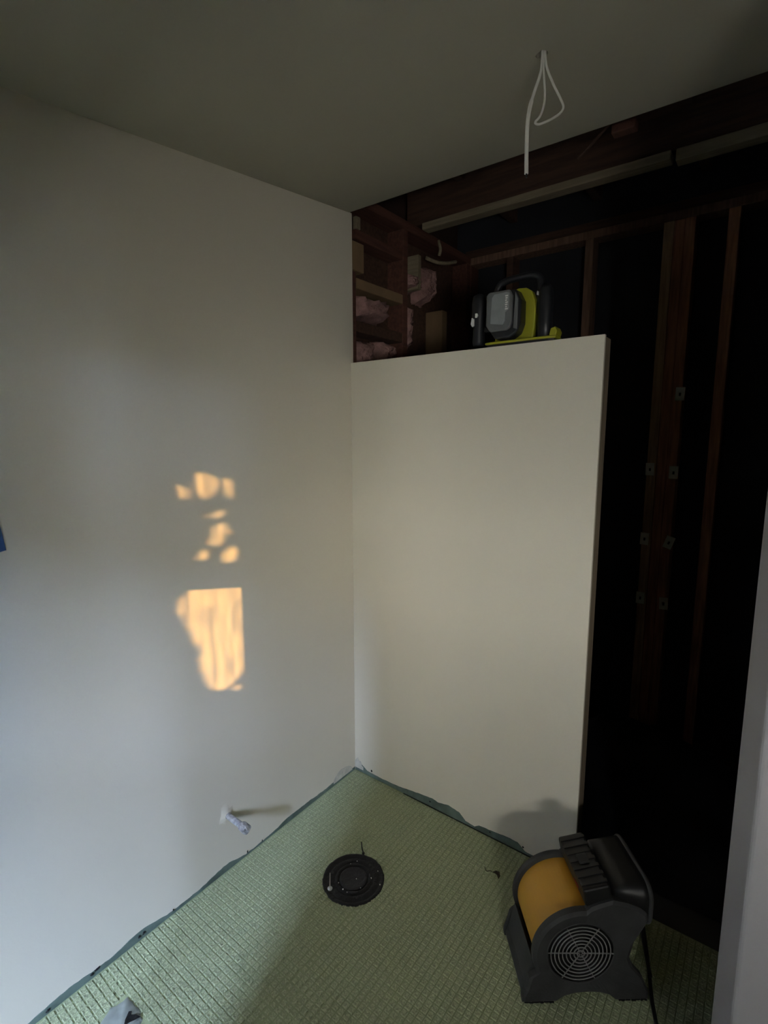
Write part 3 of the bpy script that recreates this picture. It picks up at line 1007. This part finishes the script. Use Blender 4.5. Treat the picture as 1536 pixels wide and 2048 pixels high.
# black side bodies
bm = B()
lathe(bm, [(.017, .016), (.022, .022), (.024, .06), (.024, .14), (.021, .17), (.013, .182)], 20, center=(.078, .004))
mo = obj('motor_body', bm, 'tool_black', TB, smooth=True)
bm = B()
xz(bm, [(.056, .150), (.061, .148), (.061, .160), (.057, .162)], -.0225, -.0175)
obj('glint_patch', bm, 'white_mark', mo)  # white patch painted as a glint on the motor body
bm = B()
lathe(bm, [(.020, .016), (.022, .03), (.020, .08), (.026, .12), (.027, .16), (.022, .185), (.012, .19)], 20, center=(-.165, .010))
kn = obj('side_grip', bm, 'tool_black', TB, smooth=True)
bm = B()
xz(bm, [(-.184, .088), (-.178, .078), (-.172, .082), (-.172, .105), (-.180, .110)], -.018, -.011)
obj('white_dot', bm, 'white_mark', kn, bevel=.001)  # small white dot on the grip
bm = B()
xz(bm, [(-.166, .108), (-.160, .108), (-.156, .114), (-.158, .122), (-.166, .122)], -.020, -.014)
obj('white_dot', bm, 'white_mark', kn, bevel=.001)
boxo('cross_bar', 'tool_black', (-.142, -.100, .004, .020, .06, .075), TB, bevel=.002)

# ---- crumpled dark plastic sheet in the back bay
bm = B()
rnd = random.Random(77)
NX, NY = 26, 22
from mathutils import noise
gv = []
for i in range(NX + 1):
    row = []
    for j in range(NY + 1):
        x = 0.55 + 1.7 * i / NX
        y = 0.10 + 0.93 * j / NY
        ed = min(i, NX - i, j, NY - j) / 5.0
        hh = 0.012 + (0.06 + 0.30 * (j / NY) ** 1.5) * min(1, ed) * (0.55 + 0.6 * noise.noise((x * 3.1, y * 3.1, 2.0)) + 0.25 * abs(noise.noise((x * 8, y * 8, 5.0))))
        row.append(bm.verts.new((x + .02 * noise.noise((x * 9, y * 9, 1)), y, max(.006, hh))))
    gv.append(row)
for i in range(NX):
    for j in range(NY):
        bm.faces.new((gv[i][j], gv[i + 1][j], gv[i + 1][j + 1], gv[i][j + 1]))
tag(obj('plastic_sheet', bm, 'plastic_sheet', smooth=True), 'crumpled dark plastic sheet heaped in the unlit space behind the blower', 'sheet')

# ---- fill lamp added in an unseen side room to brighten the partition
FILL_W = 440.0
lm = tag(empty('fill_lamp', (2.95, -3.08, 0.004)), 'round fill light added in an unseen side room behind the viewer', 'lamp')
bm = B()
bmesh.ops.create_uvsphere(bm, u_segments=24, v_segments=16, radius=.32, matrix=Matrix.Translation((0, 0, 1.2)))
obj('round_shade', bm, 'fill_globe', lm, smooth=True)
bm = B()
tube(bm, [(0, 0, .02), (0, 0, .89)], .012, 8)
obj('pole', bm, 'window_trim', lm)
bm = B()
lathe(bm, [(.13, .0005), (.13, .015), (.02, .022)], 24)
obj('base', bm, 'window_trim', lm)
pl = bpy.data.lights.new('fill_lamp_light', 'POINT')
pl.energy = FILL_W
pl.color = (1.0, 0.99, 0.93)
pl.shadow_soft_size = 0.33
plo = bpy.data.objects.new('fill_lamp_light', pl)
C.objects.link(plo)
plo.parent = lm
plo.location = (0, 0, 1.2)

# ---------------------------------------------------------------- unseen foliage outside, gaps cut to shape the sun patch
holes = [
    [(-0.836, 1.023), (-0.826, 1.05), (-0.789, 1.061), (-0.762, 1.09), (-0.645, 1.09), (-0.55, 1.08), (-0.55, 0.954), (-0.55, 0.883), (-0.55, 0.789), (-0.60, 0.74), (-0.625, 0.714), (-0.674, 0.691), (-0.7, 0.69), (-0.735, 0.704), (-0.761, 0.758), (-0.77, 0.814), (-0.761, 0.842), (-0.782, 0.88), (-0.81, 0.953), (-0.834, 0.998)],
    [(-0.649, 0.671), (-0.635, 0.68), (-0.622, 0.66)],
    [(-0.756, 1.422), (-0.726, 1.433), (-0.693, 1.418), (-0.685, 1.397), (-0.708, 1.364), (-0.735, 1.354), (-0.755, 1.386)],
    [(-0.655, 1.396), (-0.640, 1.411), (-0.629, 1.392), (-0.634, 1.343), (-0.648, 1.368)],
    [(-0.820, 1.402), (-0.808, 1.399), (-0.785, 1.379), (-0.804, 1.360)],
    [(-0.704, 1.243), (-0.683, 1.262), (-0.660, 1.262), (-0.656, 1.236), (-0.687, 1.196), (-0.720, 1.200)],
    [(-0.665, 1.165), (-0.634, 1.180), (-0.618, 1.160), (-0.648, 1.130), (-0.668, 1.132)],
    [(-0.758, 1.178), (-0.739, 1.184), (-0.740, 1.158), (-0.762, 1.162)],
    [(-0.715, 1.296), (-0.668, 1.306), (-0.690, 1.284)],
]


def inside(p, poly):
    r = False
    n = len(poly)
    for i in range(n):
        a, b = poly[i], poly[(i + 1) % n]
        if (a[1] > p[1]) != (b[1] > p[1]):
            if p[0] < (b[0] - a[0]) * (p[1] - a[1]) / (b[1] - a[1]) + a[0]:
                r = not r
    return r


LEN = math.sqrt(1 + SLOPE * SLOPE)


def wall_hit(p):
    """where the sun ray through p meets the left wall (y, z)"""
    t = (p[0] - 0.0075) / SLOPE
    return (p[1] + t, p[2] - t * LEN * TANE)


HY = -7.0
HO = Vector((3.0, HY, -0.13))
hd = tag(empty('sun_mask_hedge', HO), 'unseen foliage outside the rear window, gaps cut to shape the sun patch', 'sun_mask_hedge')
bm = B()
rnd = random.Random(5)


def leaf(c, size, tryhole):
    a = rnd.uniform(0, math.pi * 2)
    d = Vector((rnd.uniform(-.3, .3) + math.cos(a) * .8, rnd.uniform(-.25, .25), math.sin(a) * .8)).normalized()
    nrm = Vector((rnd.uniform(-.5, .5) + .41, -1, rnd.uniform(-.5, .5))).normalized()
    s = d.cross(nrm).normalized() * size * .32
    d = d * size * .5
    pts = [c - d, c - d * .2 + s, c + d * .5 + s * .8, c + d, c + d * .5 - s * .8, c - d * .2 - s]
    if tryhole:
        hp_ = [wall_hit(p) for p in pts] + [wall_hit(c)]
        for pl in holes:
            ys = [q[0] for q in pl]
            zs = [q[1] for q in pl]
            if max(h[0] for h in hp_) < min(ys) or min(h[0] for h in hp_) > max(ys) or max(h[1] for h in hp_) < min(zs) or min(h[1] for h in hp_) > max(zs):
                continue
            for h in hp_:
                if inside(h, pl):
                    return
            lp = hp_[:6]
            cen = (sum(ys) / len(ys), sum(zs) / len(zs))
            if inside(cen, lp) or any(inside(q, lp) for q in pl):
                return
            for i in range(len(hp_) - 1):
                h = ((hp_[i][0] + hp_[(i + 1) % 6][0]) / 2, (hp_[i][1] + hp_[(i + 1) % 6][1]) / 2)
                if inside(h, pl):
                    return
    vs = [bm.verts.new(p - HO) for p in pts]
    bm.faces.new(vs)


HTOP = 3.02
# dense part that the low sun has to cross
for _ in range(16000):
    y = rnd.uniform(HY - .1, HY + .1)
    hy = rnd.uniform(-1.02, -0.48)
    x = 0.0075 + SLOPE * (hy - y)
    leaf(Vector((x, y, rnd.uniform(1.45, 2.8 if _ < 14500 else HTOP + .04))), rnd.uniform(.012, .026), True)
# the rest of the foliage, tall enough to hide the low sky
for _ in range(16000):
    y = rnd.uniform(HY - .25, HY + .2)
    x = rnd.uniform(0.6, 6.5)
    leaf(Vector((x, y, rnd.uniform(0.0, HTOP - .03))), rnd.uniform(.10, .15), True)
fo = obj('foliage', bm, 'leaf', hd)
fo['kind'] = 'stuff'
for x in (-2.2, -1.1, 0.0, 1.1, 2.3):
    bm = B()
    tube(bm, spline([(x, 0, 0), (x + .05, .02, .5), (x - .03, -.02, .95)], 4), .03, 8)
    obj('stem', bm, 'bark', hd, smooth=True)
